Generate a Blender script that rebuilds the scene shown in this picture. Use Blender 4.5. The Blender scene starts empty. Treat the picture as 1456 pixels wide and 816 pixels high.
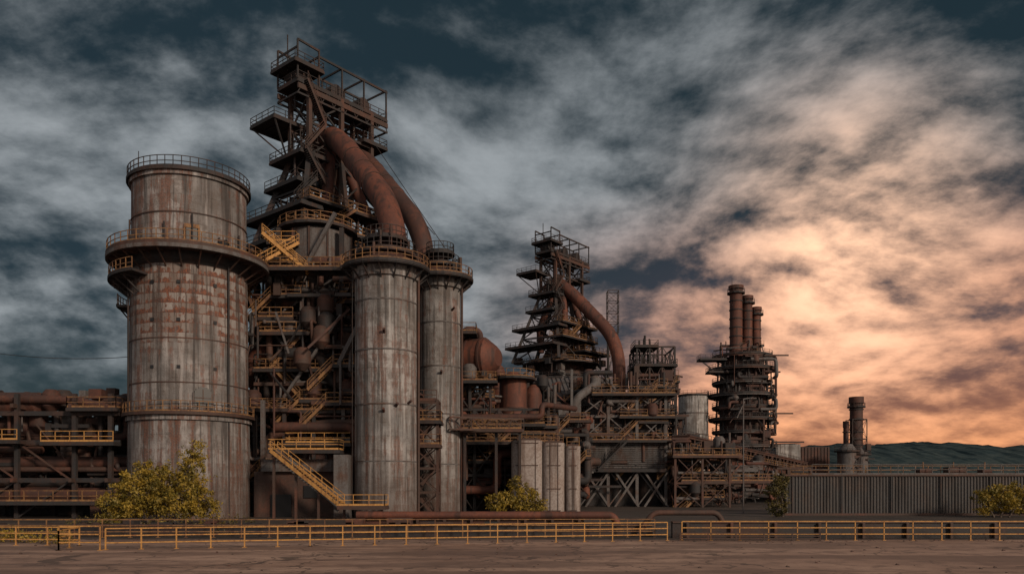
import bpy, math, random
from mathutils import Vector, Matrix
random.seed(7)
S=bpy.context.scene
S.view_settings.view_transform='Standard'
S.view_settings.look='None'
S.view_settings.exposure=0
# ---------------------------------------------------------------- node helpers
def newmat(name):
    m=bpy.data.materials.new(name); m.use_nodes=True
    nt=m.node_tree; nt.nodes.clear()
    o=nt.nodes.new('ShaderNodeOutputMaterial'); p=nt.nodes.new('ShaderNodeBsdfPrincipled')
    nt.links.new(p.outputs[0],o.inputs[0])
    return m,nt,p
def nd(nt,t,**k):
    n=nt.nodes.new(t)
    for a,v in k.items(): setattr(n,a,v)
    return n
def setin(nt,sock,v):
    if isinstance(v,bpy.types.NodeSocket): nt.links.new(v,sock)
    else:
        if isinstance(v,tuple) and len(v)==3 and sock.type=='RGBA': v=(*v,1)
        sock.default_value=v
def mth(nt,op,a,b=0.0,c=None,clamp=False):
    n=nd(nt,'ShaderNodeMath',operation=op,use_clamp=clamp)
    setin(nt,n.inputs[0],a); setin(nt,n.inputs[1],b)
    if c is not None: setin(nt,n.inputs[2],c)
    return n.outputs[0]
def vmth(nt,op,a,b=(0,0,0)):
    n=nd(nt,'ShaderNodeVectorMath',operation=op)
    setin(nt,n.inputs[0],a); setin(nt,n.inputs[1],b)
    return n
def mixc(nt,f,a,b,mode='MIX'):
    n=nd(nt,'ShaderNodeMix',data_type='RGBA',blend_type=mode)
    setin(nt,n.inputs[0],f); setin(nt,n.inputs[6],a); setin(nt,n.inputs[7],b)
    return n.outputs[2]
def sstep(nt,x,a,b,lo=0.0,hi=1.0):
    n=nd(nt,'ShaderNodeMapRange',interpolation_type='SMOOTHSTEP')
    setin(nt,n.inputs[0],x)
    for i,v in enumerate((a,b,lo,hi)): n.inputs[i+1].default_value=v
    return n.outputs[0]
def noise(nt,vec,scale,detail=5,rough=.55,dist=0.0,sc=None):
    if sc is not None:
        vec=vmth(nt,'MULTIPLY',vec,sc).outputs[0]
    n=nd(nt,'ShaderNodeTexNoise'); setin(nt,n.inputs['Vector'],vec)
    n.inputs['Scale'].default_value=scale; n.inputs['Detail'].default_value=detail
    n.inputs['Roughness'].default_value=rough; n.inputs['Distortion'].default_value=dist
    return n.outputs[0]
def bump(nt,p,h,strength=.3,dist=.05):
    b=nd(nt,'ShaderNodeBump'); b.inputs['Strength'].default_value=strength; b.inputs['Distance'].default_value=dist
    setin(nt,b.inputs['Height'],h); nt.links.new(b.outputs[0],p.inputs['Normal'])

def rusty(name,base,rust,dark,lo=.45,hi=.62,scale=.35,metal=.0,rough=.75,streak=.5):
    m,nt,p=newmat(name)
    co=nd(nt,'ShaderNodeTexCoord').outputs['Object']
    n1=noise(nt,co,scale,6,.65,.3)
    n2=noise(nt,co,scale*4,5,.6,0,(1,1,.1))
    n3=noise(nt,co,scale*14,4,.7)
    f=sstep(nt,mth(nt,'ADD',mth(nt,'MULTIPLY',n1,.7),mth(nt,'MULTIPLY',n2,.3)),lo,hi)
    c=mixc(nt,f,base,rust)
    c=mixc(nt,mth(nt,'MULTIPLY',sstep(nt,n2,.48,.64),streak),c,dark)
    c=mixc(nt,mth(nt,'MULTIPLY',sstep(nt,n3,.42,.62),.5),c,mixc(nt,.7,rust,dark))
    setin(nt,p.inputs['Base Color'],c)
    p.inputs['Roughness'].default_value=rough; p.inputs['Metallic'].default_value=metal
    bump(nt,p,n3,.4,.07)
    return m

def concrete(name,base=(.27,.25,.24),blockrange=None,rustamt=1.0,panel=False,bandh=1.5,seed=0.0):
    m,nt,p=newmat(name)
    tc=nd(nt,'ShaderNodeTexCoord'); co=tc.outputs['Object']; uv=tc.outputs['UV']
    z=nd(nt,'ShaderNodeSeparateXYZ'); nt.links.new(co,z.inputs[0]); z=z.outputs[2]
    big=noise(nt,co,.14,4,.6,.5)
    mid=noise(nt,co,.7,7,.72,.3)
    fine=noise(nt,co,6,4,.75)
    stk=noise(nt,co,1.9,5,.65,0,(1,1,.035))
    stk1=noise(nt,co,.55,5,.68,0,(1,1,.06))
    stk2=noise(nt,co,1.3,6,.74,.1,(1,1,.09))
    c=mixc(nt,sstep(nt,big,.38,.62),tuple(x*.6 for x in base),tuple(x*1.25 for x in base))
    c=mixc(nt,mth(nt,'MULTIPLY',sstep(nt,mid,.42,.62),.7),c,tuple(x*y for x,y in zip(base,(.42,.36,.32))))
    bid=mth(nt,'FLOOR',mth(nt,'DIVIDE',z,bandh))
    wn=nd(nt,'ShaderNodeTexWhiteNoise',noise_dimensions='1D'); setin(nt,wn.inputs['W'],bid)
    c=mixc(nt,mth(nt,'MULTIPLY',wn.outputs[0],.18),c,tuple(x*.5 for x in base))
    fr=mth(nt,'FRACT',mth(nt,'DIVIDE',z,bandh))
    ln=mth(nt,'MULTIPLY',mth(nt,'LESS_THAN',fr,.05),sstep(nt,mid,.42,.6))
    c=mixc(nt,mth(nt,'MULTIPLY',ln,.5),c,(.05,.035,.03))
    c=mixc(nt,mth(nt,'MULTIPLY',sstep(nt,stk1,.47,.62),.6),c,(.055,.042,.036))
    c=mixc(nt,mth(nt,'MULTIPLY',sstep(nt,stk,.50,.63),.75),c,(.035,.03,.028))
    c=mixc(nt,mth(nt,'MULTIPLY',sstep(nt,stk,.45,.32),.5),c,tuple(x*1.6 for x in base))
    drip=mth(nt,'ADD',stk2,mth(nt,'MULTIPLY',mth(nt,'SUBTRACT',fr,.5),.05))
    drip=mth(nt,'ADD',drip,mth(nt,'MULTIPLY',mth(nt,'SUBTRACT',big,.5),.35))
    r=mth(nt,'MULTIPLY',sstep(nt,drip,.50,.60),.9*rustamt,clamp=True)
    c=mixc(nt,r,c,mixc(nt,sstep(nt,fine,.38,.62),(.17,.055,.024),(.065,.029,.02)))
    if blockrange:
        bt=nd(nt,'ShaderNodeTexBrick')
        warp=noise(nt,uv,.9,3,.6); wv=nd(nt,'ShaderNodeCombineXYZ'); setin(nt,wv.inputs[0],mth(nt,'MULTIPLY',warp,.35)); setin(nt,wv.inputs[1],mth(nt,'MULTIPLY',mid,.25))
        nt.links.new(vmth(nt,'ADD',uv,wv.outputs[0]).outputs[0],bt.inputs['Vector'])
        bt.inputs['Scale'].default_value=1; bt.inputs['Brick Width'].default_value=.85; bt.inputs['Row Height'].default_value=1.05
        bt.inputs['Mortar Size'].default_value=.055; bt.inputs['Mortar Smooth'].default_value=.9; bt.inputs['Bias'].default_value=-.1
        setin(nt,bt.inputs['Color1'],(.28,.255,.24)); setin(nt,bt.inputs['Color2'],(.12,.08,.062)); setin(nt,bt.inputs['Mortar'],(.085,.035,.022))
        jag=mth(nt,'ADD',z,mth(nt,'MULTIPLY',mth(nt,'SUBTRACT',stk1,.5),22.0))
        mk=mth(nt,'MULTIPLY',sstep(nt,jag,blockrange[0],blockrange[0]+4),sstep(nt,z,blockrange[1]+.2,blockrange[1]-.3))
        fz=mth(nt,'FRACT',mth(nt,'DIVIDE',mth(nt,'ADD',z,mth(nt,'MULTIPLY',mid,.25)),1.05))
        cell=noise(nt,uv,1.15,2,.5,0,(1,.85,1)); bl2=noise(nt,co,1.6,6,.75,.2,(1,1,.35))
        blot=sstep(nt,mth(nt,'ADD',mth(nt,'ADD',mth(nt,'MULTIPLY',cell,.5),mth(nt,'MULTIPLY',bl2,.5)),mth(nt,'MULTIPLY',mth(nt,'SUBTRACT',.5,fz),.20)),.49,.56)
        bc=mixc(nt,mth(nt,'MULTIPLY',blot,.95),bt.outputs[0],mixc(nt,sstep(nt,fine,.38,.62),(.22,.066,.026),(.055,.024,.017)))
        bc=mixc(nt,mth(nt,'MULTIPLY',sstep(nt,stk,.48,.6),.75),bc,(.04,.028,.024))
        c=mixc(nt,mth(nt,'MULTIPLY',mk,.92),c,bc)
    if panel:
        bt=nd(nt,'ShaderNodeTexBrick'); nt.links.new(uv,bt.inputs['Vector'])
        bt.inputs['Scale'].default_value=1; bt.inputs['Brick Width'].default_value=3.6; bt.inputs['Row Height'].default_value=1.7
        bt.inputs['Mortar Size'].default_value=.016
        setin(nt,bt.inputs['Color1'],(1,1,1)); setin(nt,bt.inputs['Color2'],(.88,.87,.86)); setin(nt,bt.inputs['Mortar'],(.55,.47,.43))
        c=mixc(nt,mth(nt,'MULTIPLY',sstep(nt,mid,.35,.6),.5),c,bt.outputs[0],'MULTIPLY')
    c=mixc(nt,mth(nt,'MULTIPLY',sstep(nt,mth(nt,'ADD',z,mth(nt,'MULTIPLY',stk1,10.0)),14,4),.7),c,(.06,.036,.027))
    setin(nt,p.inputs['Base Color'],c); p.inputs['Roughness'].default_value=.8
    bump(nt,p,mth(nt,'ADD',fine,mth(nt,'MULTIPLY',mid,1.5)),.7,.10)
    return m

M={}
M['dark']=rusty('dark_steel',(.020,.020,.022),(.055,.026,.018),(.009,.009,.009))
M['steel']=rusty('grey_painted_steel',(.105,.10,.10),(.095,.047,.03),(.03,.024,.022),.48,.64)
M['brown']=rusty('brown_steel',(.050,.030,.023),(.105,.040,.024),(.018,.013,.012))
M['rust']=rusty('rusted_pipe',(.085,.029,.019),(.165,.050,.026),(.022,.013,.011),.42,.62,.22,streak=.85)
M['rustdk']=rusty('rusted_stack',(.048,.021,.016),(.105,.036,.021),(.015,.011,.010))
M['yel']=rusty('safety_yellow_paint',(.52,.27,.075),(.24,.10,.035),(.12,.055,.025),.5,.68,1.2,streak=.35)
M['yel2']=rusty('faded_yellow_paint',(.28,.145,.052),(.12,.055,.03),(.05,.028,.02),.42,.62,1.0,streak=.45)
M['panel']=rusty('pale_sheet_metal',(.29,.25,.23),(.18,.11,.08),(.09,.06,.048),.48,.72,.25,streak=.7)
M['con']=concrete('stained_concrete',(.25,.235,.23),blockrange=(18,28.3),rustamt=.75)
M['con2']=concrete('weathered_concrete',(.285,.275,.27),rustamt=.65,panel=True)
M['con3']=concrete('pale_concrete',(.34,.33,.32),rustamt=.15)
M['corr']=rusty('corrugated_iron',(.058,.055,.054),(.09,.06,.046),(.02,.018,.018),.45,.66,.3,streak=.85)
M['glass']=newmat('dark_opening')[0]
g=M['glass'].node_tree.nodes['Principled BSDF']; g.inputs['Base Color'].default_value=(.01,.01,.011,1); g.inputs['Roughness'].default_value=.4

# ---------------------------------------------------------------- mesh builder
class B:
    def __init__(s,T=None):
        s.v=[];s.f=[];s.m=[];s.s=[];s.uv={};s.mats=[];s.T=T
    def mi(s,m):
        if m not in s.mats: s.mats.append(m)
        return s.mats.index(m)
    def add(s,vs,fs,mat,smooth=False,uvs=None):
        o=len(s.v)
        if s.T: vs=[s.T(Vector(p)) for p in vs]
        s.v.extend([tuple(p) for p in vs])
        k=s.mi(mat)
        for i,f in enumerate(fs):
            if uvs: s.uv[len(s.f)]=uvs[i]
            s.f.append(tuple(o+j for j in f)); s.m.append(k); s.s.append(smooth)
    def beam(s,p,q,w=.3,h=None,mat='dark',caps=True):
        h=h or w; p=Vector(p);q=Vector(q);d=q-p
        if d.length<1e-4: return
        d.normalize(); up=Vector((0,0,1)) if abs(d.z)<.95 else Vector((0,1,0))
        a=d.cross(up).normalized(); b=a.cross(d).normalized()
        vs=[]
        for e in (p,q):
            for i,j in ((-1,-1),(1,-1),(1,1),(-1,1)): vs.append(e+a*(i*w/2)+b*(j*h/2))
        fs=[(0,1,5,4),(1,2,6,5),(2,3,7,6),(3,0,4,7)]
        if caps: fs+=[(3,2,1,0),(4,5,6,7)]
        s.add(vs,fs,mat)
    def box(s,c0,c1,mat='dark'):
        x0,y0,z0=c0;x1,y1,z1=c1
        vs=[(x0,y0,z0),(x1,y0,z0),(x1,y1,z0),(x0,y1,z0),(x0,y0,z1),(x1,y0,z1),(x1,y1,z1),(x0,y1,z1)]
        s.add(vs,[(0,3,2,1),(4,5,6,7),(0,1,5,4),(1,2,6,5),(2,3,7,6),(3,0,4,7)],mat)
    def sweep(s,pts,r,mat,n=14,caps=True,r2=None,uv=True):
        pts=[Vector(p) for p in pts]; N=len(pts)
        d0=(pts[1]-pts[0]).normalized(); ref=Vector((0,0,1)) if abs(d0.z)<.9 else Vector((1,0,0))
        a=d0.cross(ref).normalized(); vs=[];L=0;Ls=[]
        for i,p in enumerate(pts):
            t=(pts[min(i+1,N-1)]-pts[max(i-1,0)]).normalized()
            a=(a-t*a.dot(t)).normalized(); b=t.cross(a)
            rr=r if r2 is None else r+(r2-r)*i/(N-1)
            if i: L+=(p-pts[i-1]).length
            Ls.append(L)
            for k in range(n):
                an=2*math.pi*k/n; vs.append(p+a*math.cos(an)*rr+b*math.sin(an)*rr)
        fs=[];us=[]
        for i in range(N-1):
            for k in range(n):
                k2=(k+1)%n; fs.append((i*n+k,i*n+k2,(i+1)*n+k2,(i+1)*n+k))
                u0=k/n*2*math.pi*r;u1=(k+1)/n*2*math.pi*r
                us.append(((u0,Ls[i]),(u1,Ls[i]),(u1,Ls[i+1]),(u0,Ls[i+1])))
        s.add(vs,fs,mat,True,us)
        if caps: s.add(vs[:n],[tuple(range(n))[::-1]],mat); s.add(vs[-n:],[tuple(range(n))],mat)
    def tube(s,p,q,r,mat='rust',n=14,r2=None,caps=True): s.sweep([p,q],r,mat,n,caps,r2)
    def pipe(s,pts,r,mat='rust',n=14,bend=None,flange=0):
        pts=[Vector(p) for p in pts]; bend=bend or r*2.2; out=[pts[0]]
        for i in range(1,len(pts)-1):
            a,b,c=pts[i-1],pts[i],pts[i+1]
            k=min(bend,(a-b).length*.48,(c-b).length*.48)
            p0=b+(a-b).normalized()*k;p1=b+(c-b).normalized()*k
            for j in range(7):
                t=j/6; out.append(p0*(1-t)**2+b*2*t*(1-t)+p1*t*t)
        out.append(pts[-1]); s.sweep(out,r,mat,n)
        if flange:
            for i in range(len(pts)-1):
                a,b=pts[i],pts[i+1];L=(b-a).length;k=int(L/flange);d=(b-a).normalized()
                for j in range(1,k):
                    c=a+d*(j*flange)
                    if (c-a).length>bend*.9 and (c-b).length>bend*.9: s.tube(c-d*.07,c+d*.07,r*1.05,'brown',n)
    def lathe(s,c,prof,mat,n=64,cap=True,uv=True):
        cx,cy=c[0],c[1]; z0=c[2] if len(c)>2 else 0
        for (r0,a0),(r1,a1) in zip(prof[:-1],prof[1:]):
            vs=[];fs=[];us=[]
            for r,z in ((r0,a0),(r1,a1)):
                for k in range(n):
                    an=2*math.pi*k/n; vs.append((cx+math.cos(an)*r,cy+math.sin(an)*r,z0+z))
            for k in range(n):
                k2=(k+1)%n; fs.append((k,k2,n+k2,n+k)); R=max(r0,r1)
                u0=k/n*2*math.pi*R;u1=(k+1)/n*2*math.pi*R
                us.append(((u0,a0),(u1,a0),(u1,a1),(u0,a1)))
            s.add(vs,fs,mat,True,us)
        if cap:
            r,z=prof[-1]; s.add([(cx+math.cos(2*math.pi*k/n)*r,cy+math.sin(2*math.pi*k/n)*r,z0+z) for k in range(n)],[tuple(range(n))],mat)
    def rail(s,pts,mat='yel2',h=1.15,step=1.6,t=.07,closed=False,mid=2,toe=True):
        pts=[Vector(p) for p in pts]
        if closed: pts=pts+[pts[0]]
        up=Vector((0,0,1))
        for a,b in zip(pts[:-1],pts[1:]):
            L=(b-a).length
            if L<.05: continue
            for k in range(1,mid+1): s.beam(a+up*h*k/mid,b+up*h*k/mid,t,t,mat,False)
            if toe: s.beam(a+up*.1,b+up*.1,.04,.2,mat,False)
            n=max(1,round(L/step))
            for j in range(n): 
                q=a.lerp(b,j/n); s.beam(q,q+up*h,t,t,mat,False)
        s.beam(pts[-1],pts[-1]+up*h,t,t,mat,False)
    def ringdeck(s,c,z,r0,r1,mat='dark',rmat='yel2',n=40,th=.3,brackets=True,rails=True,a0=0,a1=360):
        cx,cy=c; full=(a1-a0)>=360
        an=[math.radians(a0+(a1-a0)*k/n) for k in range(n+1)]
        P=lambda r,a,zz:(cx+math.cos(a)*r,cy+math.sin(a)*r,zz)
        for k in range(n):
            a,b=an[k],an[k+1]
            vs=[P(r0,a,z-th),P(r1,a,z-th),P(r1,b,z-th),P(r0,b,z-th),P(r0,a,z),P(r1,a,z),P(r1,b,z),P(r0,b,z)]
            fs=[(0,3,2,1),(4,5,6,7),(1,2,6,5)]
            if not full: fs+=[(0,1,5,4),(3,7,6,2)]
            s.add(vs,fs,mat)
            s.beam(P(r1+.03,a,z-.12),P(r1+.03,b,z-.12),.08,.34,mat,False)
            if brackets and k%2==0:
                s.beam(P(r0,a,z-th-1.6),P(r1-.1,a,z-th-.05),.12,.16,mat,False)
                s.beam(P(r0,a,z-th-.1),P(r1-.1,a,z-th-.1),.12,.25,mat,False)
        if rails:
            s.rail([P(r1-.06,a,z) for a in (an[:-1] if full else an)],rmat,closed=full,step=1.6)
    def deck(s,u0,u1,v0,v1,z,mat='dark',rmat='yel2',rails='NSEW',joists=True,th=.12):
        s.box((u0,v0,z-th),(u1,v1,z),mat)
        for (a,b) in (((u0,v0),(u1,v0)),((u0,v1),(u1,v1)),((u0,v0),(u0,v1)),((u1,v0),(u1,v1))):
            s.beam((*a,z-.26),(*b,z-.26),.14,.32,mat)
        if joists:
            n=max(1,int((u1-u0)/1.8))
            for k in range(1,n): 
                u=u0+(u1-u0)*k/n; s.beam((u,v0,z-.25),(u,v1,z-.25),.1,.2,mat,False)
        e=.05
        if 'S' in rails: s.rail([(u0+e,v0+e,z),(u1-e,v0+e,z)],rmat)
        if 'N' in rails: s.rail([(u0+e,v1-e,z),(u1-e,v1-e,z)],rmat)
        if 'W' in rails: s.rail([(u0+e,v0+e,z),(u0+e,v1-e,z)],rmat)
        if 'E' in rails: s.rail([(u1-e,v0+e,z),(u1-e,v1-e,z)],rmat)
    def stair(s,p,q,w=1.1,mat='dark',rmat='yel2'):
        p=Vector(p);q=Vector(q);d=q-p;hd=Vector((d.x,d.y,0)).normalized();side=Vector((-hd.y,hd.x,0))*(w/2)
        for sg in (-1,1):
            s.beam(p+side*sg,q+side*sg,.08,.35,rmat)
            for hh in (.55,1.05): s.beam(p+side*sg+Vector((0,0,hh)),q+side*sg+Vector((0,0,hh)),.06,.06,rmat,False)
            n=max(2,int(d.length/1.5))
            for k in range(n+1):
                c=p.lerp(q,k/n)+side*sg; s.beam(c,c+Vector((0,0,1.05)),.06,.06,rmat,False)
        n=max(3,int(abs(d.z)/.22))
        for k in range(n):
            c=p.lerp(q,(k+.5)/n); s.beam(c-side,c+side,.28,.05,mat)
    def truss(s,p,q,h=2,w=2,n=6,t=.18,mat='dark'):
        p=Vector(p);q=Vector(q);d=(q-p);hd=Vector((d.x,d.y,0)).normalized();side=Vector((-hd.y,hd.x,0))*(w/2);up=Vector((0,0,h))
        for sg in (-1,1):
            o=side*sg; s.beam(p+o,q+o,t,t*1.3,mat); s.beam(p+o+up,q+o+up,t,t*1.3,mat)
            for k in range(n+1):
                c=p.lerp(q,k/n)+o; s.beam(c,c+up,t*.7,t*.7,mat,False)
                if k<n:
                    c2=p.lerp(q,(k+1)/n)+o
                    if k%2: s.beam(c,c2+up,t*.6,t*.6,mat,False)
                    else: s.beam(c+up,c2,t*.6,t*.6,mat,False)
        for k in range(n+1):
            c=p.lerp(q,k/n)
            for u in (Vector((0,0,0)),up): s.beam(c-side+u,c+side+u,t*.7,t*.7,mat,False)
    def bay(s,x0,x1,y0,y1,levels,t=.35,mat='dark',brace=True,nx=1,ny=1):
        xs=[x0+(x1-x0)*i/nx for i in range(nx+1)];ys=[y0+(y1-y0)*i/ny for i in range(ny+1)]
        for i,x in enumerate(xs):
            for j,y in enumerate(ys):
                if 0<i<nx and 0<j<ny: continue
                s.beam((x,y,levels[0]),(x,y,levels[-1]),t,t,mat)
        for k,z in enumerate(levels):
            if k==0: continue
            for y in (y0,y1): s.beam((x0,y,z-.003*k),(x1,y,z-.003*k),t*.7,t*.9,mat)
            for x in (x0,x1): s.beam((x,y0,z-.1),(x,y1,z-.1),t*.7,t*.9,mat)
            if brace:
                zb=levels[k-1]
                for i in range(nx):
                    for y in (y0,y1):
                        s.beam((xs[i],y,zb),(xs[i+1],y,z),t*.4,t*.4,mat,False); s.beam((xs[i+1],y+.01,zb),(xs[i],y+.01,z),t*.4,t*.4,mat,False)
                for j in range(ny):
                    for x in (x0,x1):
                        s.beam((x,ys[j],zb),(x,ys[j+1],z),t*.4,t*.4,mat,False); s.beam((x+.01,ys[j+1],zb),(x+.01,ys[j],z),t*.4,t*.4,mat,False)
    def greeble(s,x0,x1,y0,y1,z0,z1,n,seed=1,decks=True,mats=('dark','brown','steel','rust','dark'),rmax=.5):
        R=random.Random(seed)
        for i in range(n):
            x=R.uniform(x0,x1);y=R.uniform(y0,y1);z=R.uniform(z0,z1);k=R.random();mt=R.choice(mats)
            L=R.uniform(2,min(9,(x1-x0)))
            if k<.30:
                r=R.uniform(.08,rmax)
                xe=max(x0,min(x1,x+R.choice((-1,1))*L)); ze=max(z0,min(z1,z+R.uniform(-5,5)))
                s.pipe([(x,y,z),(xe,y,z),(xe,y+R.uniform(-1,1),ze),(xe+R.uniform(-2,2),y+R.uniform(1,3),ze)],r,mt,8)
            elif k<.48:
                r=R.uniform(.07,rmax*.7); s.tube((x,y,z),(x,y,min(z1,z+R.uniform(3,9))),r,mt,8)
            elif k<.62:
                s.beam((x,y,z),(max(x0,min(x1,x+R.uniform(-5,5))),y+R.uniform(-2,2),max(z0,z-R.uniform(2,6))),R.uniform(.12,.3),None,mt,False)
            elif k<.74:
                w=R.uniform(.6,2);s.box((x,y,z),(x+w,y+w,z+R.uniform(.5,2)),mt)
            elif k<.80:
                s.lathe((x,y,z),[(.3,0),(1,.8),(1,2.2),(.6,2.7)],mt,16)
            elif k<.87:
                s.beam((x,y,z),(x+L,y,z),.25,.4,mt)
            elif decks:
                w=R.uniform(2.5,5); s.deck(x,min(x1,x+w)+.5,y,y+1.8,z,'dark','yel2',R.choice(('SE','SW','S')))
                if R.random()<.5: s.stair((x,y+.5,z),(x-3,y+.5,z-3),.9)
    def obj(s,name):
        me=bpy.data.meshes.new(name); me.from_pydata(s.v,[],s.f)
        for m in s.mats: me.materials.append(M[m])
        me.polygons.foreach_set('material_index',s.m); me.polygons.foreach_set('use_smooth',s.s)
        if s.uv:
            ul=me.uv_layers.new(name='UVMap')
            for fi,u in s.uv.items():
                ls=me.polygons[fi].loop_start
                for j,c in enumerate(u): ul.data[ls+j].uv=c
        me.update(); o=bpy.data.objects.new(name,me); S.collection.objects.link(o); return o

# ---------------------------------------------------------------- camera
cam=bpy.data.cameras.new('camera'); co=bpy.data.objects.new('camera',cam); S.collection.objects.link(co)
co.location=(0,0,3.6); co.rotation_euler=(math.radians(90),0,0)
cam.sensor_width=36; cam.lens=27.2; cam.shift_y=.1937; cam.clip_end=9000; cam.clip_start=.1
S.camera=co

# ---------------------------------------------------------------- large concrete tower
b=B(); c=(-36.6,88)
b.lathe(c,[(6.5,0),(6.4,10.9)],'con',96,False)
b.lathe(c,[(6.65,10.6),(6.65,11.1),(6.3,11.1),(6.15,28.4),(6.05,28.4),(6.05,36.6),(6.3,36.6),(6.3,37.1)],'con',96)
b.ringdeck(c,11.4,6.3,6.95,'brown','yel2',48,.25,False)
b.ringdeck(c,28.9,6.1,8.5,'brown','yel2',48,.5)
b.ringdeck(c,26.2,6.15,8.3,'dark','yel2',24,.25,True,True,100,250)
b.ringdeck(c,23.6,6.15,7.5,'dark','yel2',16,.25,True,True,110,200)
b.ringdeck(c,37.3,5.7,6.5,'dark','dark',48,.2,False)
b.lathe(c,[(8.3,28.2),(8.6,28.2),(8.6,28.6)],'steel',48,False)
b.lathe(c,[(6.2,27.2),(6.5,27.6),(6.5,28.4)],'dark',48,False)
for z in (14.5,19.2,32.6): b.lathe(c,[(6.3-.01*(z-11),z),(6.36-.01*(z-11),z),(6.36-.01*(z-11),z+.12),(6.3-.01*(z-11),z+.12)],'brown',96,False)
for k in range(14):
    a=2*math.pi*k/14+.2; x=c[0]+math.cos(a)*7.3; y=c[1]+math.sin(a)*7.3
    if k%3==0: b.box((x-.4,y-.4,28.9),(x+.4,y+.4,29.9),'dark')
    b.tube((c[0]+math.cos(a)*6.3,c[1]+math.sin(a)*6.3,28.9),(c[0]+math.cos(a)*6.3,c[1]+math.sin(a)*6.3,30.5+k%3),.09,'dark',6)
def onface(ang,r,z): return (c[0]+math.cos(ang)*r,c[1]+math.sin(ang)*r,z)
fa=math.radians(-66)
def wallbox(b,ang,r,z0,z1,w,mat,d=.12):
    n=Vector((math.cos(ang),math.sin(ang),0));t=Vector((-n.y,n.x,0));p=Vector((c[0],c[1],0))+n*r
    vs=[]
    for dd in (-.6,d):
        for sx,z in ((-w/2,z0),(w/2,z0),(w/2,z1),(-w/2,z1)): vs.append(p+n*dd+t*sx+Vector((0,0,z)))
    b.add(vs,[(4,5,6,7),(0,1,5,4),(1,2,6,5),(2,3,7,6),(3,0,4,7)],mat)
wallbox(b,fa,6.07,28.9,31.0,1.1,'glass'); wallbox(b,fa,6.05,31.0,31.4,1.5,'yel2',.2)
for k in (-1,1): wallbox(b,fa+k*.115,6.05,28.9,31.2,.18,'yel2',.2)
wa=math.radians(-56)
wallbox(b,wa,6.25,11.9,13.5,2.1,'steel',.10); wallbox(b,wa,6.25,12.1,13.7,1.7,'glass',.16); wallbox(b,wa,6.25,13.7,13.95,1.4,'glass',.16); wallbox(b,wa,6.25,13.95,14.1,.9,'glass',.16)
wallbox(b,wa,6.25,12.9,13.0,1.7,'steel',.2); wallbox(b,wa,6.25,12.1,13.9,.1,'steel',.2)
for a in (-78,-104,-44): 
    for z in (16,21,25): wallbox(b,math.radians(a),6.22,z,z+.35,.35,'glass',.1)
b.tube(onface(math.radians(-30),6.4,0),onface(math.radians(-30),6.4,28),.12,'dark',8)
b.tube(onface(math.radians(-145),6.4,0),onface(math.radians(-145),6.4,28),.10,'dark',8)
b.beam(onface(math.radians(-120),6.4,37),onface(math.radians(-120),6.4,39.2),.06,.06,'dark')
b.obj('concrete_water_tower')

# ---------------------------------------------------------------- round silos / stoves
def stove(c,r,H,rd,name,extra=0,levels=2):
    b=B()
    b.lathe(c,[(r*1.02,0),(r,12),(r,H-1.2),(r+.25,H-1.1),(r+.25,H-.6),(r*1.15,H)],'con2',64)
    b.ringdeck(c,H+.3,r*.9,rd,'dark','yel2',32,.4)
    b.lathe(c,[(rd*.9,H+.35),(rd*.86,H+.7),(r*.9,H+1.2),(r*.55,H+2.0)],'brown',40)
    b.ringdeck(c,H+2.0,.8,r*.95,'dark','dark',24,.2,False)
    if levels>1: b.ringdeck(c,H+3.6,.5,r*.7,'dark','dark',20,.2,False)
    b.tube((c[0],c[1],H+2),(c[0],c[1],H+4.2),.6,'rustdk',14)
    R=random.Random(int(H*7))
    for k in range(14):
        a=R.uniform(0,6.28);rr=R.uniform(.3,.9)*rd; x=c[0]+math.cos(a)*rr;y=c[1]+math.sin(a)*rr
        b.tube((x,y,H+.3),(x,y,H+R.uniform(1.5,4.6)),R.uniform(.05,.22),R.choice(('dark','brown')),8)
    for k in range(4):
        a=math.radians(R.uniform(-150,-30)); z=R.uniform(H*.35,H-4)
        p=Vector((c[0]+math.cos(a)*r,c[1]+math.sin(a)*r,z)); n=Vector((math.cos(a),math.sin(a),.5)); b.tube(p-n*.2,p+n*.55,.15,'rustdk',10)
    b.tube((c[0]+r+.2,c[1]-.3,0),(c[0]+r+.2,c[1]-.3,H),.16,'brown',8)
    la=math.radians(-150); lx,ly=c[0]+math.cos(la)*(r+.25),c[1]+math.sin(la)*(r+.25)
    for dx in (-.22,.22): b.beam((lx+dx,ly,1),(lx+dx,ly,H),.06,.06,'dark',False)
    for z in (6.2,12.5,18.5,24): b.lathe(c,[(r+.01,z),(r+.06,z),(r+.06,z+.16),(r+.01,z+.16)],'brown' if int(z)%2 else 'steel',64,False)
    return b.obj(name)
stove((-14.3,88),3.5,27.8,4.9,'hot_blast_stove')
stove((-9.2,99),2.6,29.6,4.2,'hot_blast_stove')
o=stove((-12,108),2.3,30.5,3.4,'hot_blast_stove')

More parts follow.
